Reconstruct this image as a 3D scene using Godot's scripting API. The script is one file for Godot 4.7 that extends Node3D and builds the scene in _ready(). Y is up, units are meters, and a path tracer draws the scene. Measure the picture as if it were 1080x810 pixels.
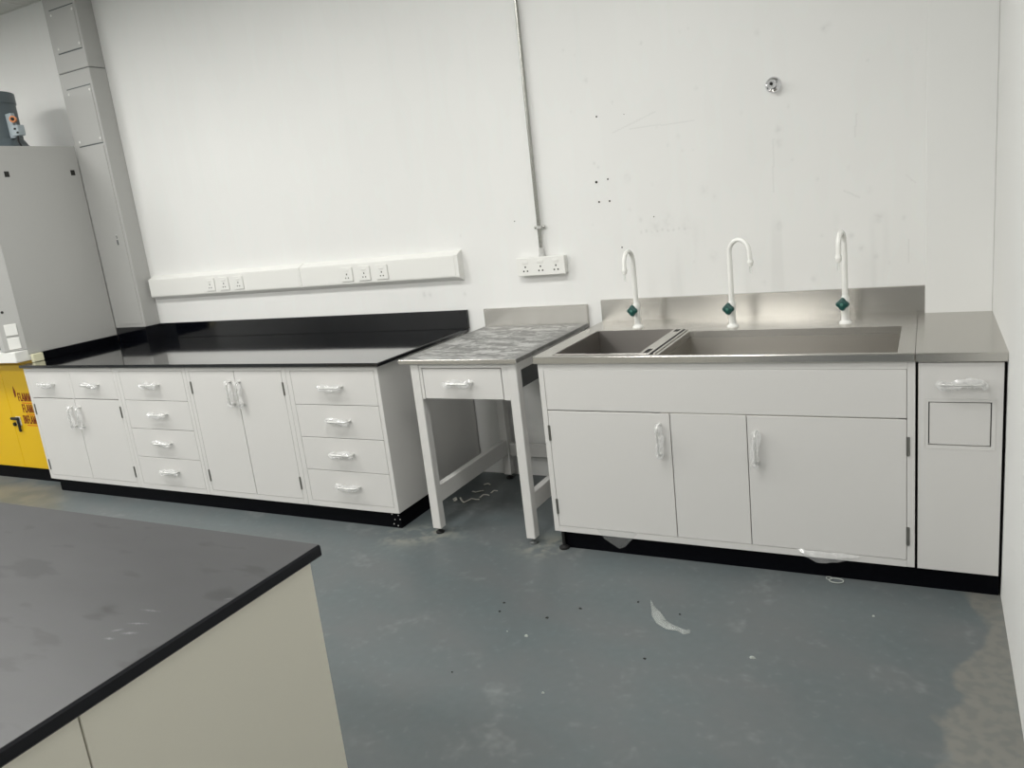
extends Node3D
# A laboratory corner: white base cabinets with a black worktop, a steel-topped table,
# a stainless sink bench, a fume cupboard on a yellow cabinet and an island bench.

var used := {}
var org := Vector3.ZERO
var rng := RandomNumberGenerator.new()
var mats := {}

# ------------------------------------------------------------------ mesh collector
class Shape:
	var v := PackedVector3Array()
	var n := PackedVector3Array()
	var t := PackedVector2Array()
	var xf := Transform3D()

	func _init(off := Vector3.ZERO):
		xf.origin = -off

	func tri(a: Vector3, b: Vector3, c: Vector3, na: Vector3, nb: Vector3, nc: Vector3, ua := Vector2.ZERO, ub := Vector2.ZERO, uc := Vector2.ZERO) -> void:
		if (b - a).cross(c - a).dot(na + nb + nc) > 0.0:
			var s := b; b = c; c = s
			s = nb; nb = nc; nc = s
			var w := ub; ub = uc; uc = w
		for p in [[a, na, ua], [b, nb, ub], [c, nc, uc]]:
			v.append(xf * (p[0] as Vector3))
			n.append((xf.basis * (p[1] as Vector3)).normalized())
			t.append(p[2])

	func flat_uv(p: Vector3, m: Vector3) -> Vector2:
		var a := m.abs()
		if a.y >= a.x and a.y >= a.z:
			return Vector2(p.x, p.z)
		if a.z >= a.x:
			return Vector2(p.x, p.y)
		return Vector2(p.z, p.y)

	func poly(ps: Array, m: Vector3) -> void:
		for i in range(1, ps.size() - 1):
			tri(ps[0], ps[i], ps[i + 1], m, m, m, flat_uv(ps[0], m), flat_uv(ps[i], m), flat_uv(ps[i + 1], m))

	func box(lo: Vector3, hi: Vector3, bev := 0.0) -> void:
		var c := (lo + hi) / 2.0
		var h := (hi - lo).abs() / 2.0
		bev = minf(bev, minf(h.x, minf(h.y, h.z)) * 0.9)
		for ax in 3:
			var b := (ax + 1) % 3
			var d := (ax + 2) % 3
			for s in [-1.0, 1.0]:
				var m := Vector3.ZERO
				m[ax] = s
				var ps := []
				for q in [[-1, -1], [1, -1], [1, 1], [-1, 1]]:
					var p := c
					p[ax] += s * h[ax]
					p[b] += q[0] * (h[b] - bev)
					p[d] += q[1] * (h[d] - bev)
					ps.append(p)
				poly(ps, m)
			if bev > 0.0:
				for s1 in [-1.0, 1.0]:
					for s2 in [-1.0, 1.0]:
						var m2 := Vector3.ZERO
						m2[b] = s1
						m2[d] = s2
						var qs := []
						for e in [[-1, 0], [1, 0], [1, 1], [-1, 1]]:
							var p2 := c
							p2[ax] += e[0] * (h[ax] - bev)
							p2[b] += s1 * (h[b] - (bev if e[1] else 0.0))
							p2[d] += s2 * (h[d] - (0.0 if e[1] else bev))
							qs.append(p2)
						poly(qs, m2.normalized())
		if bev > 0.0:
			for sx in [-1.0, 1.0]:
				for sy in [-1.0, 1.0]:
					for sz in [-1.0, 1.0]:
						var g := Vector3(sx, sy, sz)
						poly([c + g * (h - Vector3(0, bev, bev)), c + g * (h - Vector3(bev, 0, bev)), c + g * (h - Vector3(bev, bev, 0))], g.normalized())

	# a tube along points; r is a number or an array
	func tube(ps: Array, r, seg := 10, caps := true, squash := Vector2.ONE) -> void:
		var dirs := []
		for i in ps.size():
			var d: Vector3 = (ps[mini(i + 1, ps.size() - 1)] - ps[maxi(i - 1, 0)])
			dirs.append(d.normalized())
		var up := Vector3.UP if absf(dirs[0].y) < 0.9 else Vector3.RIGHT
		var side: Vector3 = dirs[0].cross(up).normalized()
		var rings := []
		var norms := []
		for i in ps.size():
			side = (side - dirs[i] * side.dot(dirs[i])).normalized()
			var top: Vector3 = side.cross(dirs[i]).normalized()
			var rr: float = r[i] if r is Array else r
			var ring := []
			var nn := []
			for k in seg:
				var a := TAU * k / seg
				var o := side * cos(a) * squash.x + top * sin(a) * squash.y
				ring.append(ps[i] + o * rr)
				nn.append((side * cos(a) / squash.x + top * sin(a) / squash.y).normalized())
			rings.append(ring)
			norms.append(nn)
		for i in ps.size() - 1:
			for k in seg:
				var l := (k + 1) % seg
				tri(rings[i][k], rings[i][l], rings[i + 1][l], norms[i][k], norms[i][l], norms[i + 1][l])
				tri(rings[i][k], rings[i + 1][l], rings[i + 1][k], norms[i][k], norms[i + 1][l], norms[i + 1][k])
		if caps:
			for e in [0, ps.size() - 1]:
				var m: Vector3 = -dirs[e] if e == 0 else dirs[e]
				for k in range(1, seg - 1):
					tri(rings[e][0], rings[e][k], rings[e][k + 1], m, m, m)

	# profile of (radius, height) points turned about an axis through at
	func lathe(profile: Array, at: Vector3, axis := Vector3.UP, seg := 24, turn := 0.0) -> void:
		var ax := axis.normalized()
		var e1 := ax.cross(Vector3.RIGHT if absf(ax.x) < 0.9 else Vector3.UP).normalized()
		var e2 := ax.cross(e1)
		for i in profile.size() - 1:
			var p: Vector2 = profile[i]
			var q: Vector2 = profile[i + 1]
			var d := q - p
			if d.length() < 1e-7:
				continue
			var nr := Vector2(d.y, -d.x).normalized()
			for k in seg:
				var a := TAU * k / seg + turn
				var b := TAU * (k + 1) / seg + turn
				var ra := e1 * cos(a) + e2 * sin(a)
				var rb := e1 * cos(b) + e2 * sin(b)
				var na := ra * nr.x + ax * nr.y
				var nb := rb * nr.x + ax * nr.y
				if seg <= 8:
					na = ((ra + rb).normalized() * nr.x + ax * nr.y).normalized()
					nb = na
				var p1 := at + ra * p.x + ax * p.y
				var p2 := at + rb * p.x + ax * p.y
				var p3 := at + rb * q.x + ax * q.y
				var p4 := at + ra * q.x + ax * q.y
				if q.x > 1e-6:
					tri(p1, p3, p4, na, nb, na)
				if p.x > 1e-6:
					tri(p1, p2, p3, na, nb, nb)

	# polygon in the plane (a, b) pushed from lo to hi along the third axis; axis 0 = x, 1 = y, 2 = z
	func prism(pts: Array, axis: int, lo: float, hi: float) -> void:
		var b := (axis + 1) % 3
		var d := (axis + 2) % 3
		var mid := Vector2.ZERO
		for p in pts:
			mid += p / float(pts.size())
		var put := func(p: Vector2, h: float) -> Vector3:
			var o := Vector3.ZERO
			o[axis] = h
			o[b] = p.x
			o[d] = p.y
			return o
		for i in pts.size():
			var p: Vector2 = pts[i]
			var q: Vector2 = pts[(i + 1) % pts.size()]
			var e := q - p
			var m2 := Vector2(e.y, -e.x).normalized()
			if m2.dot((p + q) / 2.0 - mid) < 0.0:
				m2 = -m2
			poly([put.call(p, lo), put.call(q, lo), put.call(q, hi), put.call(p, hi)], put.call(m2, 0.0))
		for s in [[lo, -1.0], [hi, 1.0]]:
			var m := Vector3.ZERO
			m[axis] = s[1]
			var ps := []
			for p in pts:
				ps.append(put.call(p, s[0]))
			poly(ps, m)

	func mesh() -> ArrayMesh:
		var a := []
		a.resize(Mesh.ARRAY_MAX)
		a[Mesh.ARRAY_VERTEX] = v
		a[Mesh.ARRAY_NORMAL] = n
		a[Mesh.ARRAY_TEX_UV] = t
		var m := ArrayMesh.new()
		m.add_surface_from_arrays(Mesh.PRIMITIVE_TRIANGLES, a)
		return m

# ------------------------------------------------------------------ nodes
func V(x: float, y: float, z: float) -> Vector3:
	return Vector3(x, y, z)

func S() -> Shape:
	return Shape.new(org)

func numbered(called: String) -> String:
	var k: int = used.get(called, 0)
	used[called] = k + 1
	return called if k == 0 else "%s_%03d" % [called, k]

func thing(called: String, label: String, category: String, at: Vector3, group := "") -> Node3D:
	var o := Node3D.new()
	o.name = numbered(called)
	add_child(o)
	o.position = at
	org = at
	mark(o, label, category, group)
	return o

func mark(o: Node3D, label: String, category: String, group := "", kind := "") -> void:
	if label: o.set_meta("label", label)
	if category: o.set_meta("category", category)
	if group: o.set_meta("group", group)
	if kind: o.set_meta("kind", kind)

func part(called: String, s, m: Material, parent: Node, at := Transform3D()) -> MeshInstance3D:
	var o := MeshInstance3D.new()
	o.name = called
	o.mesh = s.mesh() if s is Shape else s
	o.material_override = null
	for i in o.mesh.get_surface_count():
		o.set_surface_override_material(i, m)
	parent.add_child(o, true)
	o.transform = at
	return o

func struct(called: String, s: Shape, m: Material) -> MeshInstance3D:
	var o := part(called, s, m, self)
	o.set_meta("kind", "structure")
	return o

func one(called: String, label: String, category: String, at: Vector3, s: Shape, m: Material, group := "") -> MeshInstance3D:
	var o := part(numbered(called), s, m, self)
	o.position = at
	mark(o, label, category, group)
	return o

# ------------------------------------------------------------------ materials
func mat(called: String, r: float, g: float, b: float, rough := 0.5, metal := 0.0, spec := 0.5) -> StandardMaterial3D:
	var m := StandardMaterial3D.new()
	m.resource_name = called
	m.albedo_color = Color(r, g, b)
	m.roughness = rough
	m.metallic = metal
	m.metallic_specular = spec
	mats[called] = m
	return m

func clear(called: String, c: Color, rough := 0.1) -> StandardMaterial3D:
	var m := mat(called, c.r, c.g, c.b, rough)
	m.albedo_color = c
	m.transparency = BaseMaterial3D.TRANSPARENCY_ALPHA
	m.cull_mode = BaseMaterial3D.CULL_DISABLED
	return m

func noise(s: int, freq: float, oct := 3) -> FastNoiseLite:
	var f := FastNoiseLite.new()
	f.seed = s
	f.noise_type = FastNoiseLite.TYPE_SIMPLEX_SMOOTH
	f.frequency = freq
	f.fractal_octaves = oct
	return f

func picture(w: int, h: int, fn: Callable) -> ImageTexture:
	var d := PackedByteArray()
	d.resize(w * h * 3)
	var k := 0
	for y in h:
		for x in w:
			var c: Vector3 = fn.call(x, y)
			d[k] = clampi(int(c.x * 255.0), 0, 255)
			d[k + 1] = clampi(int(c.y * 255.0), 0, 255)
			d[k + 2] = clampi(int(c.z * 255.0), 0, 255)
			k += 3
	return ImageTexture.create_from_image(Image.create_from_data(w, h, false, Image.FORMAT_RGB8, d))

func bump(m: StandardMaterial3D, s: int, freq: float, depth_cm: float, scale: Vector3) -> void:
	var t := NoiseTexture2D.new()
	t.width = 256
	t.height = 256
	t.seamless = true
	t.noise = noise(s, freq, 4)
	m.heightmap_enabled = true
	m.heightmap_texture = t
	m.heightmap_scale = depth_cm
	m.uv1_triplanar = true
	m.uv1_world_triplanar = true
	m.uv1_scale = scale

func make_materials() -> void:
	mat("paint", 0.81, 0.805, 0.795, 0.38)                 # cabinet enamel
	mat("panel_grey", 0.69, 0.69, 0.68, 0.45)           # column and fume cupboard sheet
	mat("cream", 0.86, 0.845, 0.79, 0.45)                  # island carcass
	mat("white_plastic", 0.90, 0.90, 0.885, 0.35)
	mat("white_enamel", 0.93, 0.93, 0.915, 0.22)
	mat("black_top", 0.03, 0.035, 0.055, 0.07, 0.0, 0.4)
	mats["black_top"].clearcoat_enabled = true
	mats["black_top"].clearcoat = 0.9
	mats["black_top"].clearcoat_roughness = 0.07
	mat("black_plinth", 0.015, 0.018, 0.035, 0.5, 0.0, 0.2)
	mat("black_edge", 0.06, 0.065, 0.085, 0.4, 0.0, 0.35)
	mat("black_rubber", 0.05, 0.05, 0.05, 0.6)
	mat("dark_gap", 0.12, 0.12, 0.12, 0.8)
	mat("dark_steel", 0.46, 0.47, 0.47, 0.4, 0.6)
	mat("hinge_steel", 0.50, 0.50, 0.48, 0.35, 0.8)
	mat("satin", 0.84, 0.84, 0.83, 0.32, 0.45)
	mat("chrome", 0.88, 0.88, 0.89, 0.06, 1.0)
	mat("conduit", 0.66, 0.66, 0.64, 0.25, 0.95)
	mat("green", 0.05, 0.27, 0.25, 0.3)
	mat("green_cap", 0.30, 0.50, 0.45, 0.3)
	mat("slate", 0.42, 0.43, 0.44, 0.5)
	mat("yellow", 0.85, 0.69, 0.0, 0.4)
	mat("red_print", 0.45, 0.10, 0.02, 0.6)
	mat("orange_print", 0.80, 0.38, 0.03, 0.6)
	mat("duct", 0.36, 0.40, 0.42, 0.45)
	mat("actuator", 0.62, 0.66, 0.68, 0.5)
	mat("orange", 0.80, 0.50, 0.30, 0.4)
	mat("liner", 0.30, 0.33, 0.33, 0.5)
	mat("tape", 0.85, 0.84, 0.72, 0.6)
	mat("shaving", 0.82, 0.81, 0.78, 0.4)
	mat("crumb", 0.14, 0.14, 0.13, 0.7)
	mat("pebble", 0.66, 0.68, 0.66, 0.7)
	mat("hole", 0.16, 0.16, 0.15, 0.9)
	mat("tile", 0.80, 0.80, 0.78, 0.9)
	mat("tee_bar", 0.82, 0.82, 0.80, 0.5)
	mat("lamp_frame", 0.9, 0.9, 0.9, 0.5)
	var d := mat("lamp_diffuser", 0.95, 0.95, 0.95, 0.5)
	d.emission_enabled = true
	d.emission = Color(1.0, 0.995, 0.98)
	d.emission_energy_multiplier = 3.0
	clear("film", Color(0.97, 0.97, 0.97, 0.24), 0.16)
	clear("film_floor", Color(0.90, 0.92, 0.90, 0.28), 0.15)
	clear("film_thin", Color(0.95, 0.96, 0.96, 0.10), 0.10)
	clear("drip", Color(0.9, 0.92, 0.9, 0.25), 0.05)
	clear("sash", Color(0.8, 0.85, 0.85, 0.12), 0.02)

	# brushed stainless steel: grain along x, so reflections smear across it
	var br := NoiseTexture2D.new()
	br.width = 512
	br.height = 512
	br.seamless = true
	br.noise = noise(11, 0.02, 5)
	for nm in ["steel", "steel_bowl", "steel_pan"]:
		var st := mat(nm, 0.79, 0.78, 0.76, 0.27, 1.0)
		st.anisotropy_enabled = true
		st.anisotropy = -0.8
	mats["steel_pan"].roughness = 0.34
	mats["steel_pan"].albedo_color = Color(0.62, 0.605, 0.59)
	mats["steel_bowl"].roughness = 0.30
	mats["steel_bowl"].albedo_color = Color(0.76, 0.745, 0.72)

	# dusty steel of the table top: streaks and smears of plaster dust
	var n1 := noise(21, 0.012, 4)
	var n2 := noise(22, 0.03, 3)
	var n3 := noise(23, 0.10, 3)
	var tt := mat("dusty_steel", 1, 1, 1, 0.48, 0.55)
	tt.albedo_texture = picture(512, 700, func(x: int, y: int) -> Vector3:
		var wx := 55.0 * n1.get_noise_2d(x * 0.8 + 300.0, y * 0.8)
		var a := n1.get_noise_2d(x * 0.6 + y * 0.35 + wx, y * 1.1 - x * 0.3)
		var b := n2.get_noise_2d(x * 0.40 + y * 0.25 + wx, y * 1.2 - x * 0.45)
		var e := n3.get_noise_2d(x * 0.3, y * 1.6)
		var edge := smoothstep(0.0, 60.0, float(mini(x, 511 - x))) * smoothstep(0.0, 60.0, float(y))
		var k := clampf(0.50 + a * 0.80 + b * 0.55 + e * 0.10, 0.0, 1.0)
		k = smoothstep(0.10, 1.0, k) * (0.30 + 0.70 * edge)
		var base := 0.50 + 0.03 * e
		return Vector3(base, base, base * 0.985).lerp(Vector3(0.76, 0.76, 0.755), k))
	tt.uv1_scale = V(1.0 / 0.6363, 1.0 / 0.8675, 1)
	tt.uv1_offset = V(-0.1427 / 0.6363, -0.0185 / 0.8675, 0)

	# island top: matt dark resin with handling smears and chalk scratches
	var i1 := noise(31, 0.006, 3)
	var i2 := noise(32, 0.02, 4)
	# chalk scratches: centre, angle, half length, half width in texture pixels
	var chalk := [[862, 450, -0.3, 4, 1.4], [858, 437, -0.9, 5, 1.2], [869, 437, -0.5, 7, 1.4], [864, 422, -0.4, 9, 1.0], [897, 359, -0.8, 4, 1.0], [858, 400, -0.2, 9, 0.8]]
	var it := mat("island_top", 1, 1, 1, 0.42)
	it.albedo_texture = picture(1024, 768, func(x: int, y: int) -> Vector3:
		var a := i1.get_noise_2d(x * 0.7, y * 1.4)
		var b := i2.get_noise_2d(x * 0.5 + y * 0.3, y - x * 0.2)
		var g := 0.235 + 0.012 * a + 0.012 * b
		g -= 0.055 * smoothstep(0.24, 0.55, b + 0.30 * a)
		g -= 0.06 * exp(-Vector2((x - 826) / 7.0, (y - 414) / 11.0).length_squared()) * (0.6 + b)
		for q in chalk:
			var p := Vector2(x - q[0], y - q[1])
			var along: float = p.dot(Vector2(cos(q[2]), sin(q[2])))
			var off: float = absf(p.dot(Vector2(-sin(q[2]), cos(q[2]))))
			if off < q[4] and absf(along) < q[3]:
				g += 0.18 * (1.0 - absf(along) / q[3])
		return Vector3(g, g * 1.005, g * 1.03))
	it.uv1_scale = V(1.0 / 3.2, 1.0 / 1.5, 1)
	it.uv1_offset = V(0.5, 0.5, 0)

	# back wall: emulsion with scuffs and faint vertical streaks; u = x + 5 over 8 m, v down from 3.4 m
	var w1 := noise(41, 0.004, 3)
	var w2 := noise(42, 0.05, 3)
	var w3 := noise(43, 0.02, 3)
	var smudge := []
	rng.seed = 9
	for q in [[1.78, 1.76, 0.012, 0.10], [1.78, 1.70, 0.012, 0.10], [1.77, 1.33, 0.014, 0.08], [2.19, 1.33, 0.016, 0.10], [1.24, 1.40, 0.03, 0.05], [1.18, 1.38, 0.03, 0.05],
		[-0.26, 1.10, 0.014, 0.12], [-0.22, 1.10, 0.012, 0.12], [0.02, 1.09, 0.010, 0.09], [0.04, 1.42, 0.008, 0.06], [1.05, 1.63, 0.02, 0.05], [1.43, 1.53, 0.02, 0.05], [1.33, 1.37, 0.03, 0.04],
		[2.08, 1.26, 0.010, 0.10], [2.12, 1.20, 0.010, 0.10], [1.46, 1.21, 0.02, 0.05], [0.88, 1.72, 0.006, 0.14], [0.90, 1.70, 0.006, 0.12]]:
		smudge.append(q)
	for k in 9:
		smudge.append([1.10 + k * 0.028, 1.355 + 0.004 * sin(k * 2.0), 0.006, 0.14])
	for k in 40:
		smudge.append([rng.randf_range(0.7, 2.35), rng.randf_range(1.05, 2.3), rng.randf_range(0.004, 0.012), rng.randf_range(0.03, 0.09)])
	var WT := 1600
	var HT := 680
	var dat := PackedFloat32Array()
	dat.resize(WT * HT)
	dat.fill(0.0)
	for q in smudge:
		var cx := (float(q[0]) + 5.0) / 8.0 * WT
		var cy := (3.4 - float(q[1])) / 3.4 * HT
		var rr := maxf(float(q[2]) * 200.0, 1.0)
		for yy in range(int(cy - rr * 3), int(cy + rr * 3) + 1):
			for xx in range(int(cx - rr * 3), int(cx + rr * 3) + 1):
				if xx >= 0 and yy >= 0 and xx < WT and yy < HT:
					var dd := Vector2(xx - cx, (yy - cy) * 0.8).length() / rr
					var k2: float = q[3] * exp(-dd * dd) * (0.7 + 0.9 * w2.get_noise_2d(xx * 3.0, yy * 3.0))
					dat[yy * WT + xx] = maxf(dat[yy * WT + xx], k2)
	# long thin scratches
	for q in [[1.40, 1.85, 1.08, 1.86], [2.05, 1.46, 2.12, 1.42], [1.76, 1.72, 1.75, 1.48], [2.11, 1.78, 2.10, 1.68], [0.99, 1.85, 1.22, 1.92], [2.31, 1.22, 2.31, 1.12], [2.30, 1.50, 2.34, 1.46]]:
		for s in 160:
			var f := s / 160.0
			var px := int((lerpf(q[0], q[2], f) + 5.0) / 8.0 * WT)
			var py := int((3.4 - lerpf(q[1], q[3], f)) / 3.4 * HT)
			dat[py * WT + px] = maxf(dat[py * WT + px], 0.06)
	var wm := mat("wall_paint", 1, 1, 1, 0.62)
	wm.albedo_texture = picture(WT, HT, func(x: int, y: int) -> Vector3:
		var a := w1.get_noise_2d(x, y)
		var b := w3.get_noise_2d(x * 1.6, y * 0.12)
		var wx := x / 200.0 - 5.0
		var wy := 3.4 - y / 200.0
		var wall_streak := smoothstep(0.9, 1.3, wx) * smoothstep(1.42, 1.30, wy) * smoothstep(0.1, 0.5, b) * 0.035  # faint darker vertical streaks low on the right half
		var g := 0.895 + 0.010 * a + 0.004 * b - wall_streak * 0.6 - dat[y * WT + x] * 0.55
		return Vector3(g, g * 1.001, g * 0.992))
	wm.uv1_scale = V(1.0 / 8.0, -1.0 / 3.4, 1)
	wm.uv1_offset = V(5.0 / 8.0, 1.0, 0)
	mat("wall_plain", 0.885, 0.886, 0.878, 0.65)

	# painted concrete floor: u = x over -4.3 .. 2.7, v = z over 0 .. 4.6
	var f1 := noise(51, 0.004, 4)
	var f2 := noise(52, 0.018, 4)
	var f3 := noise(53, 0.09, 2)
	var f4 := noise(54, 0.010, 4)
	var FW := 1540
	var FH := 1012
	var fl := mat("floor_paint", 1, 1, 1, 0.42)
	fl.albedo_texture = picture(FW, FH, func(x: int, y: int) -> Vector3:
		var wx := x / 220.0 - 4.3
		var wz := y / 220.0
		var a := f1.get_noise_2d(x, y)
		var b := f2.get_noise_2d(x + 40.0 * a, y)
		var e := f3.get_noise_2d(x, y)
		var h := f4.get_noise_2d(x - y * 0.4, y * 1.4)
		var c := Vector3(0.345, 0.385, 0.393) * (1.0 + 0.05 * a + 0.04 * e)
		c = c.lerp(Vector3(0.382, 0.394, 0.398), 0.5 + 0.5 * h)
		var scuff := smoothstep(0.05, 0.75, b + 0.35 * e) * smoothstep(-0.05, 0.40, h)
		c = c.lerp(Vector3(0.58, 0.60, 0.59), scuff * 0.26)
		var speck := smoothstep(0.52, 0.70, e + 0.25 * b)
		c = c.lerp(Vector3(0.66, 0.67, 0.65), speck * 0.07)
		# bare screed where the paint stops short of the right wall
		var edge := lerpf(2.62, 2.40, clampf((wz - 0.88) / 0.95, 0.0, 1.0)) + 0.05 * h + 0.06 * b
		edge -= 0.10 * smoothstep(1.05, 0.85, wz)
		var bare := smoothstep(edge - 0.015, edge + 0.02, wx)
		bare *= 0.75 + 0.25 * smoothstep(-0.3, 0.1, e)
		c = c.lerp(Vector3(0.455, 0.455, 0.435) * (1.0 + 0.03 * e + 0.03 * b), bare)
		# plaster dust round the table feet and worn paint by the yellow cabinet
		for q in [[0.20, 0.86, 0.16], [0.05, 0.95, 0.14], [0.80, 0.90, 0.12], [0.85, 0.80, 0.10]  ]:
			var dd: float = Vector2(wx - q[0], (wz - q[1]) * 1.6).length() / q[2]
			var m := exp(-dd * dd) * smoothstep(-0.35, 0.35, b + 0.5 * e)
			c = c.lerp(Vector3(0.55, 0.55, 0.51), m * 0.75)
		var worn := smoothstep(-2.5, -3.0, wx + 0.35 * h) * smoothstep(-0.4, 0.3, b)
		c = c.lerp(Vector3(0.46, 0.46, 0.44), worn * 0.7)
		return c)
	fl.uv1_scale = V(1.0 / 7.0, 1.0 / 4.6, 1)
	fl.uv1_offset = V(4.3 / 7.0, 0, 0)
	mat("floor_far", 0.42, 0.445, 0.445, 0.45)

# ------------------------------------------------------------------ handles
var handle_mesh: ArrayMesh
var wraps := []

func make_handles() -> void:
	# bow handle lying along x, feet on z = 0
	var s := Shape.new()
	var ps := []
	for k in 7:
		var a := PI / 2 * k / 6.0
		ps.append(V(-0.064 + 0.016 * (1.0 - cos(a)), 0, 0.018 + 0.016 * sin(a)))
	ps.push_front(V(-0.064, 0, 0.0))
	for k in range(6, -1, -1):
		var a2 := PI / 2 * k / 6.0
		ps.append(V(0.064 - 0.016 * (1.0 - cos(a2)), 0, 0.018 + 0.016 * sin(a2)))
	ps.append(V(0.064, 0, 0.0))
	s.tube(ps, 0.0055, 8)
	for x in [-0.064, 0.064]:
		s.lathe([Vector2(0.0, 0.003), Vector2(0.009, 0.003), Vector2(0.009, 0.0)], V(x, 0, 0), V(0, 0, 1), 12)
	handle_mesh = s.mesh()
	# crumpled protective sleeve round the bar
	for k in 5:
		rng.seed = 70 + k
		var w := Shape.new()
		var rings := []
		var n := 15
		var seg := 12
		for i in n:
			var f := i / float(n - 1)
			var ring := []
			var x := lerpf(-0.078, 0.076, f) + rng.randf_range(-0.003, 0.003)
			for j in seg:
				var a := TAU * j / seg
				var r := 0.0122 + rng.randf_range(-0.0035, 0.0040)
				if i == 0 or i == n - 1:
					r *= 0.55
				var droop := 0.006 * sin(f * PI * (1.0 + 0.6 * k)) * (1.0 if k % 2 else -1.0)
				ring.append(V(x, cos(a) * r * 1.25 + droop, 0.026 + sin(a) * r))
			rings.append(ring)
		for i in n - 1:
			for j in seg:
				var l := (j + 1) % seg
				for tr in [[rings[i][j], rings[i][l], rings[i + 1][l]], [rings[i][j], rings[i + 1][l], rings[i + 1][j]]]:
					var m: Vector3 = (tr[1] - tr[0]).cross(tr[2] - tr[0]).normalized()
					var mid: Vector3 = (tr[0] + tr[1] + tr[2]) / 3.0
					if m.dot(mid - V(mid.x, 0, 0.026)) < 0.0:
						m = -m
					w.tri(tr[0], tr[1], tr[2], m, m, m)
		wraps.append(w.mesh())

var wrap_no := 0
func pull(parent: Node3D, at: Vector3, vertical := false) -> void:
	var b := Basis(V(0, 0, 1), PI / 2) if vertical else Basis()
	var tr := Transform3D(b, at - org)
	part("handle", handle_mesh, mats.satin, parent, tr)
	part("plastic_wrap", wraps[wrap_no % wraps.size()], mats.film, parent, tr)
	wrap_no += 1

func leaf(called: String, parent: Node3D, x0: float, x1: float, y0: float, y1: float, z: float, m = null, thick := 0.019) -> MeshInstance3D:
	var s := S()
	var g := 0.0016
	s.box(V(x0 + g, y0 + g, z - thick), V(x1 - g, y1 - g, z), 0.0012)
	return part(called, s, m if m else mats.paint, parent)

func hinge(parent: Node3D, x: float, y: float, z: float) -> void:
	var s := S()
	s.tube([V(x, y - 0.036, z + 0.001), V(x, y + 0.036, z + 0.001)], 0.0048, 8)
	s.box(V(x - 0.006, y - 0.034, z - 0.004), V(x + 0.006, y + 0.034, z + 0.0008))
	part("hinge", s, mats.hinge_steel, parent)

# hollow cabinet of sheet panels; the face frame leaves openings for doors and drawers
func carcass(x0: float, x1: float, y0: float, y1: float, z0: float, z1: float, fl: float, fr: float, ft: float, fb: float) -> Shape:
	var s := S()
	s.box(V(x0, y0, z0), V(x0 + fl, y1, z1), 0.0012)
	s.box(V(x1 - fr, y0, z0), V(x1, y1, z1), 0.0012)
	s.box(V(x0 + fl, y1 - ft, z1 - 0.022), V(x1 - fr, y1, z1))
	s.box(V(x0 + fl, y1 - ft, z0), V(x1 - fr, y1, z0 + 0.06))
	s.box(V(x0 + fl, y0, z0), V(x1 - fr, y0 + fb, z1))
	s.box(V(x0 + fl, y0 + fb, z0), V(x1 - fr, y1 - ft, z0 + 0.012))
	s.box(V(x0 + fl, y0 + fb, z1 - 0.032), V(x1 - fr, y1 - ft, z1 - 0.024))
	return s

# ------------------------------------------------------------------ scene
func _ready() -> void:
	var cam := Camera3D.new()
	cam.name = "camera"
	add_child(cam)
	var w := V(-0.25043544, 0.4840774, -0.05518062)
	cam.transform = Transform3D(Basis(w.normalized(), w.length()), V(2.38991, 1.57882, 3.89448))
	cam.fov = 52.01546
	cam.near = 0.05
	cam.far = 60.0
	cam.current = true
	var env := Environment.new()
	env.background_mode = Environment.BG_COLOR
	env.background_color = Color(0, 0, 0)
	env.tonemap_mode = Environment.TONE_MAPPER_LINEAR
	env.tonemap_exposure = 1.0
	env.sdfgi_enabled = true
	env.ssao_enabled = true
	env.ssil_enabled = true
	var we := WorldEnvironment.new()
	we.name = "world_environment"
	we.environment = env
	add_child(we)

	make_materials()
	make_handles()
	ceiling_lamps()
	room()
	service_column()
	main_bench()
	table()
	sink_bench()
	taps()
	wall_services()
	fume_cupboard()
	island()
	added_dark_cupboard()
	debris()

const XL := -9.0
const XR := 2.6285
const ZF := 9.0
const YC := 3.305
const LAMP_ENERGY := 3.95
const LAMPS := [[-6.3, 2.1], [-3.9, 2.1], [-1.5, 2.1], [0.9, 2.1], [-6.3, 4.5], [-3.9, 4.5], [-1.5, 4.5], [0.9, 4.5], [-6.3, 6.9], [-3.9, 6.9], [-1.5, 6.9], [0.9, 6.9]]

func ceiling_lamps() -> void:
	var words := ["first", "second", "third", "fourth"]
	for i in LAMPS.size():
		var x: float = LAMPS[i][0]
		var z: float = LAMPS[i][1]
		var t := thing("ceiling_light", "oblong white ceiling light panel, %s from the far left in the %s row" % [words[i % 4], ["nearest the benches", "middle", "hindmost"][i / 4]], "ceiling light", V(x, YC - 0.02, z), "ceiling light panels")
		var s := S()
		for q in [[-0.597, -0.297, 0.597, -0.277], [-0.597, 0.277, 0.597, 0.297], [-0.597, -0.277, -0.577, 0.277], [0.577, -0.277, 0.597, 0.277]]:
			s.box(V(x + q[0], YC - 0.016, z + q[1]), V(x + q[2], YC - 0.002, z + q[3]))
		part("frame", s, mats.lamp_frame, t)
		s = S()
		s.box(V(x - 0.577, YC - 0.010, z - 0.277), V(x + 0.577, YC - 0.004, z + 0.277))
		part("lamp_diffuser", s, mats.lamp_diffuser, t)
		var l := AreaLight3D.new()
		l.name = "panel_glow"
		t.add_child(l, true)
		l.position = V(0, 0.006, 0)
		l.rotation = V(-PI / 2, 0, 0)
		l.area_size = Vector2(1.15, 0.55)
		l.area_range = 20.0
		l.area_attenuation = 2.0
		l.light_color = Color(1.0, 0.995, 0.98)
		l.light_energy = LAMP_ENERGY
		l.shadow_enabled = true
	org = Vector3.ZERO

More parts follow.
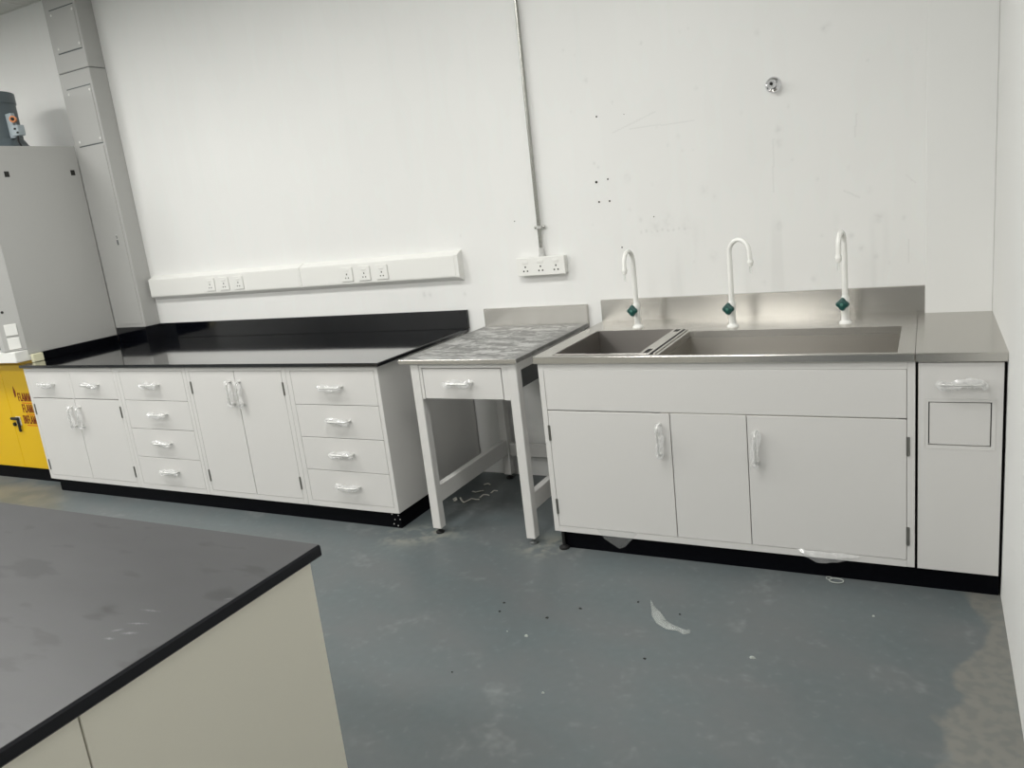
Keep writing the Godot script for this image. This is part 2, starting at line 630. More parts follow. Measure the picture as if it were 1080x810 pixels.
func room() -> void:
	org = Vector3.ZERO
	var s := S()
	s.box(V(XL, 0, -0.2), V(XR, 3.6, 0))
	var wb := struct("wall_back", s, mats.wall_paint)
	# old screw holes with plugs
	for q in [[0.886, 1.624, 0.0065], [0.949, 1.632, 0.0045], [0.892, 1.524, 0.005], [0.949, 1.523, 0.005], [0.916, 1.940, 0.0045], [0.996, 1.285, 0.004], [1.175, 1.424, 0.003], [0.395, 1.47, 0.003], [1.06, 1.93, 0.002]]:
		s = S()
		var r: float = q[2]
		s.lathe([Vector2(0, 0.0006), Vector2(r * 0.7, 0.0006), Vector2(r * 0.75, 0.0016), Vector2(r, 0.0014), Vector2(r, -0.002)], V(q[0], q[1], 0), V(0, 0, 1), 10)
		part("screw_hole", s, mats.hole, wb)
	s = S()
	s.box(V(XR, 0, -0.2), V(XR + 0.2, 3.6, ZF + 0.2))
	struct("wall_right", s, mats.wall_plain)
	s = S()
	s.box(V(XL - 0.2, 0, -0.2), V(XL, 3.6, ZF + 0.2))
	struct("wall_left", s, mats.wall_plain)
	s = S()
	s.box(V(XL, 0, ZF), V(XR, 3.6, ZF + 0.2))
	struct("wall_front", s, mats.wall_plain)
	s = S()
	s.box(V(2.3778, 0, 0), V(XR, YC, 0.0786), 0.003)
	struct("wall_corner", s, mats.wall_plain)

	# floor: the part in view and the rest of the room
	s = S()
	s.box(V(-4.3, -0.15, 0), V(XR, 0, 4.6))
	var far := S()
	far.box(V(XL, -0.15, 0), V(-4.3, 0, 4.6))
	far.box(V(XL, -0.15, 4.6), V(XR, 0, ZF))
	var m: ArrayMesh = s.mesh()
	var a := []
	a.resize(Mesh.ARRAY_MAX)
	a[Mesh.ARRAY_VERTEX] = far.v
	a[Mesh.ARRAY_NORMAL] = far.n
	a[Mesh.ARRAY_TEX_UV] = far.t
	m.add_surface_from_arrays(Mesh.PRIMITIVE_TRIANGLES, a)
	var f := MeshInstance3D.new()
	f.name = "floor"
	f.mesh = m
	f.set_surface_override_material(0, mats.floor_paint)
	f.set_surface_override_material(1, mats.floor_far)
	add_child(f)
	f.set_meta("kind", "structure")

	# suspended ceiling: slab, tee bars and lay-in tiles
	s = S()
	s.box(V(XL, YC + 0.03, 0), V(XR, YC + 0.2, ZF))
	var c := struct("ceiling", s, mats.tile)
	var tile := Shape.new()
	tile.box(V(-0.288, 0.002, -0.288), V(0.288, 0.016, 0.288), 0.004)
	var tm := tile.mesh()
	var bars := S()
	var gx := []
	var x := 0.3
	while x > XL:
		gx.append(x)
		x -= 0.6
	x = 0.9
	while x < XR:
		gx.append(x)
		x += 0.6
	for bx in gx:
		bars.box(V(bx - 0.012, YC, 0), V(bx + 0.012, YC + 0.03, ZF))
	for k in 15:
		bars.box(V(XL, YC, k * 0.6 - 0.012 + (0.012 if k == 0 else 0.0)), V(XR, YC + 0.028, k * 0.6 + 0.012))
	part("tee_bar_grid", bars, mats.tee_bar, c)
	var count := 0
	for bx in gx:
		for k in 15:
			var at := V(bx + 0.3, YC, k * 0.6 + 0.3)
			var lamp := false
			for q in LAMPS:
				if absf(q[0] - at.x) < 0.5 and absf(q[1] - at.z) < 0.3:
					lamp = true
			if lamp or at.x > XR - 0.2 or count >= 290:
				continue
			part("ceiling_tile", tm, mats.tile, c, Transform3D(Basis(), at))
			count += 1

# ------------------------------------------------------------------ column on the left
func service_column() -> void:
	var x0 := -2.936
	var x1 := -2.606
	var z1 := 0.13
	var t := thing("service_column", "tall grey sheet-metal column with screwed access panels, behind the black worktop", "column", V(-2.77, 0.8886, 0.065))
	var s := S()
	s.box(V(x0, 0.8886, 0), V(x1, 2.768, z1), 0.004)
	part("lower_casing", s, mats.panel_grey, t)
	s = S()
	s.box(V(x0, 2.772, 0), V(x1, YC, z1), 0.004)
	part("upper_casing", s, mats.panel_grey, t)
	s = S()
	s.box(V(x0 + 0.006, 2.765, 0), V(x1 - 0.006, 2.775, z1 - 0.006))
	part("joint", s, mats.liner, t)
	for q in [[2.897, 3.166], [2.285, 2.658]]:
		s = S()
		s.box(V(-2.882, q[0], z1), V(-2.626, q[1], z1 + 0.004), 0.001)
		var p := part("access_panel", s, mats.panel_grey, t)
		for yy in [q[0] - 0.004, q[1] + 0.004]:
			s = S()
			s.box(V(-2.882, yy - 0.0035, z1 - 0.002), V(-2.626, yy + 0.0035, z1 + 0.0008))
			part("seam", s, mats.liner, t)
		for xx in [-2.866, -2.642]:
			for yy in [q[0] + 0.028, q[1] - 0.028]:
				s = S()
				s.lathe([Vector2(0, 0.004), Vector2(0.005, 0.0035), Vector2(0.009, 0.0)], V(xx, yy, z1 + 0.004), V(0, 0, 1), 10)
				part("screw", s, mats.white_plastic, p)
	s = S()
	s.box(V(-2.882, 1.02, z1), V(-2.626, 2.262, z1 + 0.004), 0.001)
	var dr := part("access_door", s, mats.panel_grey, t)
	s = S()
	s.box(V(-2.702, 1.585, z1 + 0.004), V(-2.682, 1.662, z1 + 0.008), 0.002)
	part("latch_plate", s, mats.satin, dr)
	s = S()
	s.box(V(-2.699, 1.588, z1 + 0.008), V(-2.685, 1.624, z1 + 0.012), 0.001)
	s.box(V(-2.697, 1.632, z1 + 0.008), V(-2.687, 1.655, z1 + 0.010), 0.001)
	part("latch", s, mats.dark_steel, dr)

# ------------------------------------------------------------------ black-topped bench
const YB := 0.091
const YU := 0.868
const ZC := 0.874
const D := [0.8467, 0.6638, 0.4845, 0.3017, 0.1217]

func main_bench() -> void:
	var t := thing("plinth", "long black plinth under the white base cabinets with black worktop", "plinth", V(-1.44, 0, 0.5))
	var s := S()
	s.box(V(-2.868, 0, 0.12), V(-0.012, YB, 0.853), 0.002)
	part("board", s, mats.black_plinth, t)
	for q in [[-0.06, 0.075], [-0.02, 0.072], [-0.045, 0.047], [-0.012, 0.05], [-0.055, 0.022], [-0.03, 0.014]]:
		s = S()
		var zz := 0.8535
		s.lathe([Vector2(0, 0.003), Vector2(0.0028, 0.002), Vector2(0.0034, 0.0)], V(q[0] - 0.004, q[1], zz), V(0, 0, 1), 8)
		part("screw", s, mats.satin, t)
	var gap := 0.0012
	# unit with two drawers over two doors
	var x0 := -2.9193
	var x1 := -1.985
	t = thing("base_cabinet", "white base cabinet with two small drawers over double doors, beside the yellow cabinet", "cabinet", V((x0 + x1) / 2, YB, 0.5))
	s = carcass(x0, x1 - gap, YB, YU, 0.14, ZC, 0.0258, 0.0298, 0.0213, 0.0307)
	s.box(V(-2.465, D[1], 0.6), V(-2.4407, YU, ZC))
	part("carcass", s, mats.paint, t)
	for q in [[-2.8935, -2.465], [-2.4407, -2.0148]]:
		var d := leaf("drawer", t, q[0], q[1], D[1] + 0.001, D[0], ZC)
		pull(d, V((q[0] + q[1]) / 2 - 0.01, 0.760, ZC))
	for q in [[-2.8935, -2.4535, -2.492, -1], [-2.4530, -2.0148, -2.412, 1]]:
		var d := leaf("door", t, q[0], q[1], D[4], D[1] - 0.001, ZC)
		pull(d, V(q[2], 0.545, ZC), true)
		for y in [0.585, 0.195]:
			hinge(d, q[0] if q[3] < 0 else q[1], y, ZC)
	# drawer unit
	x0 = x1
	x1 = -1.369
	drawers(x0, x1 - gap, -1.9551, -1.3972, "white four-drawer cabinet standing between two double-door cabinets")
	# double door unit
	x0 = x1
	x1 = -0.605
	t = thing("base_cabinet", "white base cabinet with full-height double doors between two four-drawer units", "cabinet", V((x0 + x1) / 2, YB, 0.5))
	part("carcass", carcass(x0, x1 - gap, YB, YU, 0.02, ZC, 0.0279, 0.0319 - gap, 0.0213, 0.0307), mats.paint, t)
	for q in [[-1.3411, -0.9858, -1.022, -1], [-0.9850, -0.6369, -0.952, 1]]:
		var d := leaf("door", t, q[0], q[1], D[4], D[0], ZC)
		pull(d, V(q[2], 0.722, ZC), true)
		for y in [0.748, 0.215]:
			hinge(d, q[0] if q[3] < 0 else q[1], y, ZC)
	x0 = x1
	drawers(x0, 0.0, -0.5739, -0.0249, "white four-drawer cabinet at the right end of the black worktop")

	# worktop with its upstand stepping round the column
	t = thing("worktop", "glossy black worktop with black upstand on the white base cabinets", "worktop", V(-1.45, YU, 0.45))
	s = S()
	s.box(V(-2.932, YU, 0.0), V(0.0206, 0.8886, 0.892), 0.003)
	part("slab", s, mats.black_top, t)
	s = S()
	s.box(V(-2.586, 0.8886, 0), V(0.0300, 0.9987, 0.02), 0.0015)
	s.box(V(-2.606, 0.8886, 0.0), V(-2.586, 0.9987, 0.150), 0.0015)
	s.box(V(-2.905, 0.8886, 0.130), V(-2.606, 0.9987, 0.150), 0.0015)
	part("upstand", s, mats.black_top, t)
	t = thing("edge_strip", "low black strip with a cream taped end along the fume cupboard side", "strip", V(-2.917, 0.8886, 0.45))
	s = S()
	s.box(V(-2.930, 0.8886, 0.152), V(-2.905, 0.945, 0.727), 0.002)
	part("strip", s, mats.black_plinth, t)
	s = S()
	s.box(V(-2.931, 0.8886, 0.727), V(-2.900, 0.944, 0.800), 0.004)
	part("tape_end", s, mats.tape, t)

func drawers(x0: float, x1: float, a: float, b: float, label: String) -> void:
	var t := thing("drawer_cabinet", label, "cabinet", V((x0 + x1) / 2, YB, 0.5))
	part("carcass", carcass(x0, x1, YB, YU, 0.02, ZC, a - x0, x1 - b, 0.0213, 0.0307), mats.paint, t)
	var off := [-0.005, 0.012, -0.002, 0.006]
	for k in 4:
		var d := leaf("drawer", t, a, b, D[k + 1], D[k], ZC)
		pull(d, V((a + b) / 2 + off[k], (D[k] + D[k + 1]) / 2 + 0.008, ZC))

# ------------------------------------------------------------------ steel-topped table
func table() -> void:
	var t := thing("work_table", "narrow white table with dusty steel top and one drawer, between the benches", "table", V(0.461, 0, 0.452))
	var s := S()
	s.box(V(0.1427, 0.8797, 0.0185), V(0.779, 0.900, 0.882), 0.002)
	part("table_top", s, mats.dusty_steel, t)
	s = S()
	s.box(V(0.1427, 0.8797, 0.882), V(0.779, 0.900, 0.888), 0.002)
	part("front_edge", s, mats.steel, t)
	s = S()
	s.box(V(0.1427, 0.8797, 0.0), V(0.779, 0.9996, 0.0185), 0.0015)
	part("upstand", s, mats.steel, t)
	var L := [[0.1953, 0.244], [0.7221, 0.7686]]
	for q in L:
		for z in [[0.824, 0.872], [0.050, 0.098]]:
			s = S()
			s.box(V(q[0], 0.030, z[0]), V(q[1], 0.8797, z[1]), 0.003)
			var g := part("leg", s, mats.paint, t)
			s = S()
			var c := V((q[0] + q[1]) / 2, 0, (z[0] + z[1]) / 2)
			s.lathe([Vector2(0, 0), Vector2(0.021, 0), Vector2(0.021, 0.008), Vector2(0.012, 0.014), Vector2(0.007, 0.016), Vector2(0.007, 0.030)], c, Vector3.UP, 16)
			part("foot", s, mats.black_rubber if q[0] < 0.5 else mats.dark_steel, g)
		s = S()
		s.box(V(q[0] + 0.006, 0.158, 0.098), V(q[1] - 0.006, 0.244, 0.824), 0.002)
		part("side_stretcher", s, mats.paint, t)
		s = S()
		s.box(V(q[0] + 0.004, 0.835, 0.098), V(q[1] - 0.004, 0.8797, 0.824), 0.002)
		part("side_rail", s, mats.paint, t)
	s = S()
	s.box(V(0.244, 0.142, 0.056), V(0.7221, 0.219, 0.080), 0.002)
	part("back_stretcher", s, mats.paint, t)
	s = S()
	s.box(V(0.244, 0.70, 0.060), V(0.7221, 0.8797, 0.085), 0.002)
	part("back_rail", s, mats.paint, t)
	# face frame round the drawer
	s = S()
	s.box(V(0.244, 0.7049, 0.840), V(0.2585, 0.8797, 0.868), 0.001)
	s.box(V(0.690, 0.7049, 0.840), V(0.7221, 0.8797, 0.868), 0.001)
	s.box(V(0.2585, 0.8560, 0.840), V(0.690, 0.8797, 0.868), 0.001)
	part("face_frame", s, mats.paint, t)
	s = S()
	s.box(V(0.262, 0.7080, 0.850), V(0.6865, 0.8530, 0.869), 0.0015)
	var d := part("drawer", s, mats.paint, t)
	pull(d, V(0.462, 0.787, 0.869))
	s = S()
	s.box(V(0.262, 0.715, 0.25), V(0.270, 0.845, 0.850))
	s.box(V(0.678, 0.715, 0.25), V(0.6865, 0.845, 0.850))
	s.box(V(0.270, 0.715, 0.25), V(0.678, 0.723, 0.850))
	s.box(V(0.270, 0.715, 0.25), V(0.678, 0.845, 0.258))
	part("drawer_box", s, mats.dark_steel, d)

# ------------------------------------------------------------------ sink bench
const YK := 0.0871
const K1 := 0.8765
const Y2 := 0.9077

func sink_bench() -> void:
	var t := thing("plinth", "black plinth with a levelling foot under the stainless sink bench", "plinth", V(1.76, 0, 0.5))
	var s := S()
	s.box(V(0.902, 0, 0.12), V(2.6225, YK, 0.853), 0.002)
	part("board", s, mats.black_plinth, t)
	s = S()
	s.lathe([Vector2(0, 0), Vector2(0.024, 0), Vector2(0.024, 0.008), Vector2(0.008, 0.016), Vector2(0.008, YK)], V(0.912, 0, 0.876 - 0.012), Vector3.UP, 16)
	part("levelling_foot", s, mats.black_rubber, t)

	var x0 := 0.8769
	var x1 := 2.3519
	t = thing("sink_cabinet", "wide white cabinet with two doors under the stainless sink", "cabinet", V((x0 + x1) / 2, YK, 0.5))
	part("carcass", carcass(x0, x1, YK, K1, 0.02, ZC, 0.0251, 0.0261, 0.0277, 0.027), mats.paint, t)
	leaf("apron_panel", t, 0.902, 2.3258, 0.6657, 0.8488, ZC)
	leaf("fixed_panel", t, 1.4545, 1.7622, 0.1141, 0.6650, ZC - 0.0005)
	var d := leaf("door", t, 0.902, 1.4545, 0.1141, 0.6640, ZC)
	pull(d, V(1.408, 0.552, ZC), true)
	for y in [0.560, 0.210]:
		hinge(d, 0.902, y, ZC)
	d = leaf("door", t, 1.7622, 2.3258, 0.1141, 0.6640, ZC)
	pull(d, V(1.797, 0.535, ZC), true)
	for y in [0.562, 0.212]:
		hinge(d, 2.3290, y, ZC)

	t = thing("waste_cabinet", "narrow grey-white pull-out cabinet with a flap, against the right wall", "cabinet", V(2.49, YK, 0.5))
	s = S()
	s.box(V(2.3575, YK, 0.10), V(2.3655, K1 - 0.002, ZC - 0.03))
	s.box(V(2.616, YK, 0.10), V(2.624, K1 - 0.002, ZC - 0.03))
	s.box(V(2.3655, YK, 0.10), V(2.616, K1 - 0.002, 0.11))
	s.box(V(2.3655, YK, 0.11), V(2.616, YK + 0.01, ZC - 0.03))
	s.box(V(2.3655, YK + 0.01, ZC - 0.045), V(2.616, K1 - 0.002, ZC - 0.030))
	part("carcass", s, mats.dark_gap, t)
	# front sheet with an opening for the flap
	s = S()
	var fx0 := 2.3608
	var fx1 := 2.6175
	var fy0 := YK
	var fy1 := K1 - 0.005
	var q := [2.393, 2.585, 0.571, 0.731]
	s.box(V(fx0, fy0, ZC - 0.02), V(fx1, q[2], ZC))
	s.box(V(fx0, q[3], ZC - 0.02), V(fx1, fy1, ZC))
	s.box(V(fx0, q[2], ZC - 0.02), V(q[0], q[3], ZC))
	s.box(V(q[1], q[2], ZC - 0.02), V(fx1, q[3], ZC))
	var fr := part("front", s, mats.paint, t)
	s = S()
	s.box(V(q[0] + 0.0035, q[2] + 0.003, ZC - 0.02), V(q[1] - 0.0035, q[3] - 0.0035, ZC - 0.002), 0.001)
	part("flap", s, mats.paint, fr)
	s = S()
	for e in [[q[0] - 0.013, q[2] - 0.013, q[1] + 0.013, q[2] - 0.010], [q[0] - 0.013, q[3] + 0.010, q[1] + 0.013, q[3] + 0.013], [q[0] - 0.013, q[2] - 0.010, q[0] - 0.010, q[3] + 0.010], [q[1] + 0.010, q[2] - 0.010, q[1] + 0.013, q[3] + 0.010]]:
		s.box(V(e[0], e[1], ZC - 0.001), V(e[2], e[3], ZC + 0.0012), 0.0005)
	part("flap_trim", s, mats.paint, fr)
	pull(fr, V(2.492, 0.800, ZC))

	# stainless top: two bowls, upstand and the joint with the end piece
	t = thing("sink_worktop", "brushed stainless steel sink worktop with two bowls and upstand", "sink", V(1.75, K1, 0.45))
	var zb := 0.0256
	var zf := 0.886
	var xs := 0.8615
	s = S()
	for e in [[xs, zb, 2.350, 0.30], [xs, 0.30, 0.94, zf - 0.006], [1.345, 0.30, 1.42, zf - 0.006], [1.42, 0.30, 2.295, 0.37], [2.295, 0.30, 2.350, zf - 0.006], [0.94, 0.855, 1.345, zf - 0.006], [1.42, 0.866, 2.295, zf - 0.006]]:
		s.box(V(e[0], K1, e[1]), V(e[2], Y2, e[3]))
	s.box(V(xs, K1, zf - 0.010), V(2.350, Y2, zf), 0.003)
	part("top", s, mats.steel, t)
	s = S()
	s.box(V(2.3515, K1, 0.0786), V(XR, Y2, zf - 0.006))
	s.box(V(2.3515, K1, 0.030), V(2.3770, Y2, 0.0786))
	s.box(V(2.3515, K1, zf - 0.010), V(XR, Y2, zf), 0.003)
	part("end_top", s, mats.steel, t)
	s = S()
	s.box(V(xs, K1, 0), V(2.3770, 1.0195, zb), 0.0015)
	part("upstand", s, mats.steel, t)
	for b in [[0.94, 1.345, 0.30, 0.855, 0.640], [1.42, 2.295, 0.37, 0.866, 0.655]]:
		s = S()
		var th := 0.002
		s.box(V(b[0] - th, b[4], b[2] - th), V(b[0], K1, b[3] + th))
		s.box(V(b[1], b[4], b[2] - th), V(b[1] + th, K1, b[3] + th))
		s.box(V(b[0], b[4], b[2] - th), V(b[1], K1, b[2]))
		s.box(V(b[0], b[4], b[3]), V(b[1], K1, b[3] + th))
		s.box(V(b[0], b[4] - th, b[2]), V(b[1], b[4], b[3]))
		part("bowl", s, mats.steel_bowl, t)
	# lift-out tray hung in the small bowl, hand slots in its rim
	t = thing("sink_tray", "lift-out steel tray with slotted rim hung in the small sink bowl", "tray", V(1.15, 0.70, 0.58))
	s = S()
	var a0 := 0.948
	var a1 := 1.345
	var c0 := 0.306
	var c1 := 0.836
	var yb := 0.735
	s.box(V(a0, yb, c0), V(a1 - 0.005, yb + 0.002, c1))
	s.box(V(a0, yb, c0), V(a0 + 0.002, Y2 + 0.001, c1))
	s.box(V(a1 - 0.007, yb, c0), V(a1 - 0.005, Y2 + 0.001, c1))
	s.box(V(a0, yb, c0), V(a1 - 0.005, Y2 + 0.001, c0 + 0.002))
	s.box(V(a0, yb, c1 - 0.002), V(a1 - 0.005, Y2 + 0.001, c1))
	part("pan", s, mats.steel_pan, t)
	s = S()
	# right rim with two hand slots, front rim with one, and the guide rail beside it
	var yr := Y2 + 0.0002
	var yt := Y2 + 0.0035
	s.box(V(a1 - 0.012, yr, c0), V(a1 + 0.001, yt, c1 + 0.018), 0.001)
	s.box(V(a1 + 0.024, yr, c0), V(a1 + 0.035, yt, c1 + 0.018), 0.001)
	for e in [[c0, c0 + 0.012], [c0 + 0.075, c1 - 0.090], [c1 - 0.004, c1 + 0.018]]:
		s.box(V(a1 + 0.001, yr, e[0]), V(a1 + 0.024, yt - 0.0006, e[1]), 0.0008)
	s.box(V(a0, yr, c1 - 0.002), V(1.0935, yt, c1 + 0.018), 0.001)
	s.box(V(1.0935, yr, c1 + 0.010), V(1.205, yt + 0.001, c1 + 0.018), 0.001)
	s.box(V(1.205, yr, c1 - 0.002), V(a1 - 0.012, yt, c1 + 0.018), 0.001)
	part("rim", s, mats.steel, t)
	for e in [[c0 + 0.012, c0 + 0.075], [c1 - 0.090, c1 - 0.004]]:
		s = S()
		s.box(V(a1 + 0.001, Y2, e[0]), V(a1 + 0.024, Y2 + 0.0012, e[1]))
		part("slot", s, mats.dark_gap, t)
	s = S()
	s.box(V(a1 + 0.035, Y2, c0 + 0.02), V(a1 + 0.050, Y2 + 0.0012, c1 + 0.018))
	part("groove", s, mats.dark_gap, t)
	s = S()
	s.tube([V(a1 + 0.057, Y2 + 0.003, c0 + 0.04), V(a1 + 0.057, Y2 + 0.003, c1 + 0.018)], 0.0045, 8)
	part("guide_rail", s, mats.steel, t)

# ------------------------------------------------------------------ taps
func taps() -> void:
	var spots := [
		[V(1.128, Y2, 0.232), V(-0.06, 0, 1.0), "white swan-neck lab tap at the small bowl, spout turned left"],
		[V(1.598, Y2, 0.282), V(0.88, 0, 0.47), "white swan-neck lab tap in the middle, spout turned right"],
		[V(2.075, Y2, 0.274), V(-0.12, 0, 0.99), "white swan-neck lab tap on the right, spout facing the room"]]
	for q in spots:
		var at: Vector3 = q[0]
		var dir: Vector3 = (q[1] as Vector3).normalized()
		var t := thing("lab_tap", q[2], "tap", at, "white laboratory taps on the sink")
		org = Vector3.ZERO
		var s := Shape.new()
		s.lathe([Vector2(0.026, 0), Vector2(0.026, 0.006), Vector2(0.020, 0.012), Vector2(0.0165, 0.016), Vector2(0.0150, 0.045), Vector2(0.0155, 0.070), Vector2(0.0170, 0.076), Vector2(0.0170, 0.104), Vector2(0.0150, 0.116), Vector2(0.0115, 0.124), Vector2(0.0, 0.124)], V(0, 0, 0), Vector3.UP, 20)
		part("body", s, mats.white_enamel, t)
		s = Shape.new()
		var ps := [V(0, 0.115, 0), V(0, 0.20, 0), V(0, 0.30, 0)]
		var R := 0.055
		var hi := 0.320 if at.x < 1.3 else 0.336
		for k in 15:
			var a := PI * k / 14.0
			ps.append(V(0, hi + R * sin(a) * 1.05, 0) + dir * (R - R * cos(a)))
		ps.append(V(0, 0.294, 0) + dir * (2 * R + 0.004))
		var rr := []
		for k in ps.size():
			rr.append(lerpf(0.0125, 0.0102, clampf(k / 4.0, 0, 1)))
		s.tube(ps, rr, 14)
		part("spout", s, mats.white_enamel, t)
		s = Shape.new()
		var e := V(0, 0.294, 0) + dir * (2 * R + 0.004)
		s.lathe([Vector2(0, 0.012), Vector2(0.0125, 0.010), Vector2(0.0140, 0.0), Vector2(0.0110, -0.016), Vector2(0.006, -0.018), Vector2(0, -0.018)], e, Vector3.UP, 16)
		part("nozzle", s, mats.white_enamel, t)
		s = Shape.new()
		s.lathe([Vector2(0.0058, -0.017), Vector2(0.0048, -0.03), Vector2(0.0058, -0.036), Vector2(0.0045, -0.050), Vector2(0, -0.052)], e, Vector3.UP, 12)
		part("serrated_tip", s, mats.drip, t)
		# handwheel on the front of the body
		var face := V(-0.18, 0, 0.98).normalized()
		s = Shape.new()
		s.lathe([Vector2(0, 0.026), Vector2(0.008, 0.026), Vector2(0.009, 0.0)], V(0, 0.090, 0) + face * 0.012, face, 14)
		part("spindle", s, mats.white_enamel, t)
		s = Shape.new()
		var c := V(0, 0.090, 0) + face * 0.032
		var ring := []
		for k in 32:
			var a2 := TAU * k / 32.0
			ring.append(0.0255 * (1.0 + 0.13 * cos(4.0 * a2)))
		var e1 := Vector3.UP
		var e2 := face.cross(e1).normalized()
		for k in 32:
			var l := (k + 1) % 32
			for lv in [[0.0, 0.80, 0.010, 1.0], [0.010, 1.0, 0.020, 0.86], [0.020, 0.86, 0.023, 0.5], [0.023, 0.5, 0.0235, 0.0], [0.0, 0.80, 0.0, 0.0]]:
				var pts := []
				for z in [[k, lv[0], lv[1]], [l, lv[0], lv[1]], [l, lv[2], lv[3]], [k, lv[2], lv[3]]]:
					var ang: float = TAU * z[0] / 32.0
					pts.append(c + (e1 * cos(ang) + e2 * sin(ang)) * ring[z[0]] * z[2] + face * z[1])
				var mid: Vector3 = (pts[0] + pts[1] + pts[2] + pts[3]) / 4.0
				var m: Vector3 = (pts[1] - pts[0]).cross(pts[3] - pts[0])
				if m.length() < 1e-12:
					m = (pts[1] - pts[0]).cross(pts[2] - pts[0])
				if m.length() < 1e-14:
					continue
				m = m.normalized()
				if m.dot(mid - (c + face * 0.010)) < 0.0:
					m = -m
				s.poly(pts, m)
		part("handwheel", s, mats.green, t)
		s = Shape.new()
		s.lathe([Vector2(0, 0.003), Vector2(0.006, 0.002), Vector2(0.007, 0.0)], c + face * 0.0232, face, 12)
		part("cap", s, mats.green_cap, t)

# ------------------------------------------------------------------ sockets, trunking, conduit
func socket_face(parent: Node3D, at: Vector3, size: float) -> void:
	# a switched three-pin outlet: plate, rocker, three slots; at is the centre of its back
	var s := S()
	s.box(at + V(-size / 2, -size / 2, 0), at + V(size / 2, size / 2, 0.007), 0.0025)
	var p := part("outlet", s, mats.white_plastic, parent)
	s = S()
	s.box(at + V(-0.018, size * 0.20, 0.006), at + V(0.018, size * 0.34, 0.0095), 0.002)
	part("switch", s, mats.white_plastic, p)
	s = S()
	s.box(at + V(-0.0035, -0.004, 0.006), at + V(0.0035, 0.006, 0.0073))
	s.box(at + V(-0.014, -0.025, 0.006), at + V(-0.0065, -0.018, 0.0073))
	s.box(at + V(0.0065, -0.025, 0.006), at + V(0.014, -0.018, 0.0073))
	part("pin_slots", s, mats.hole, p)

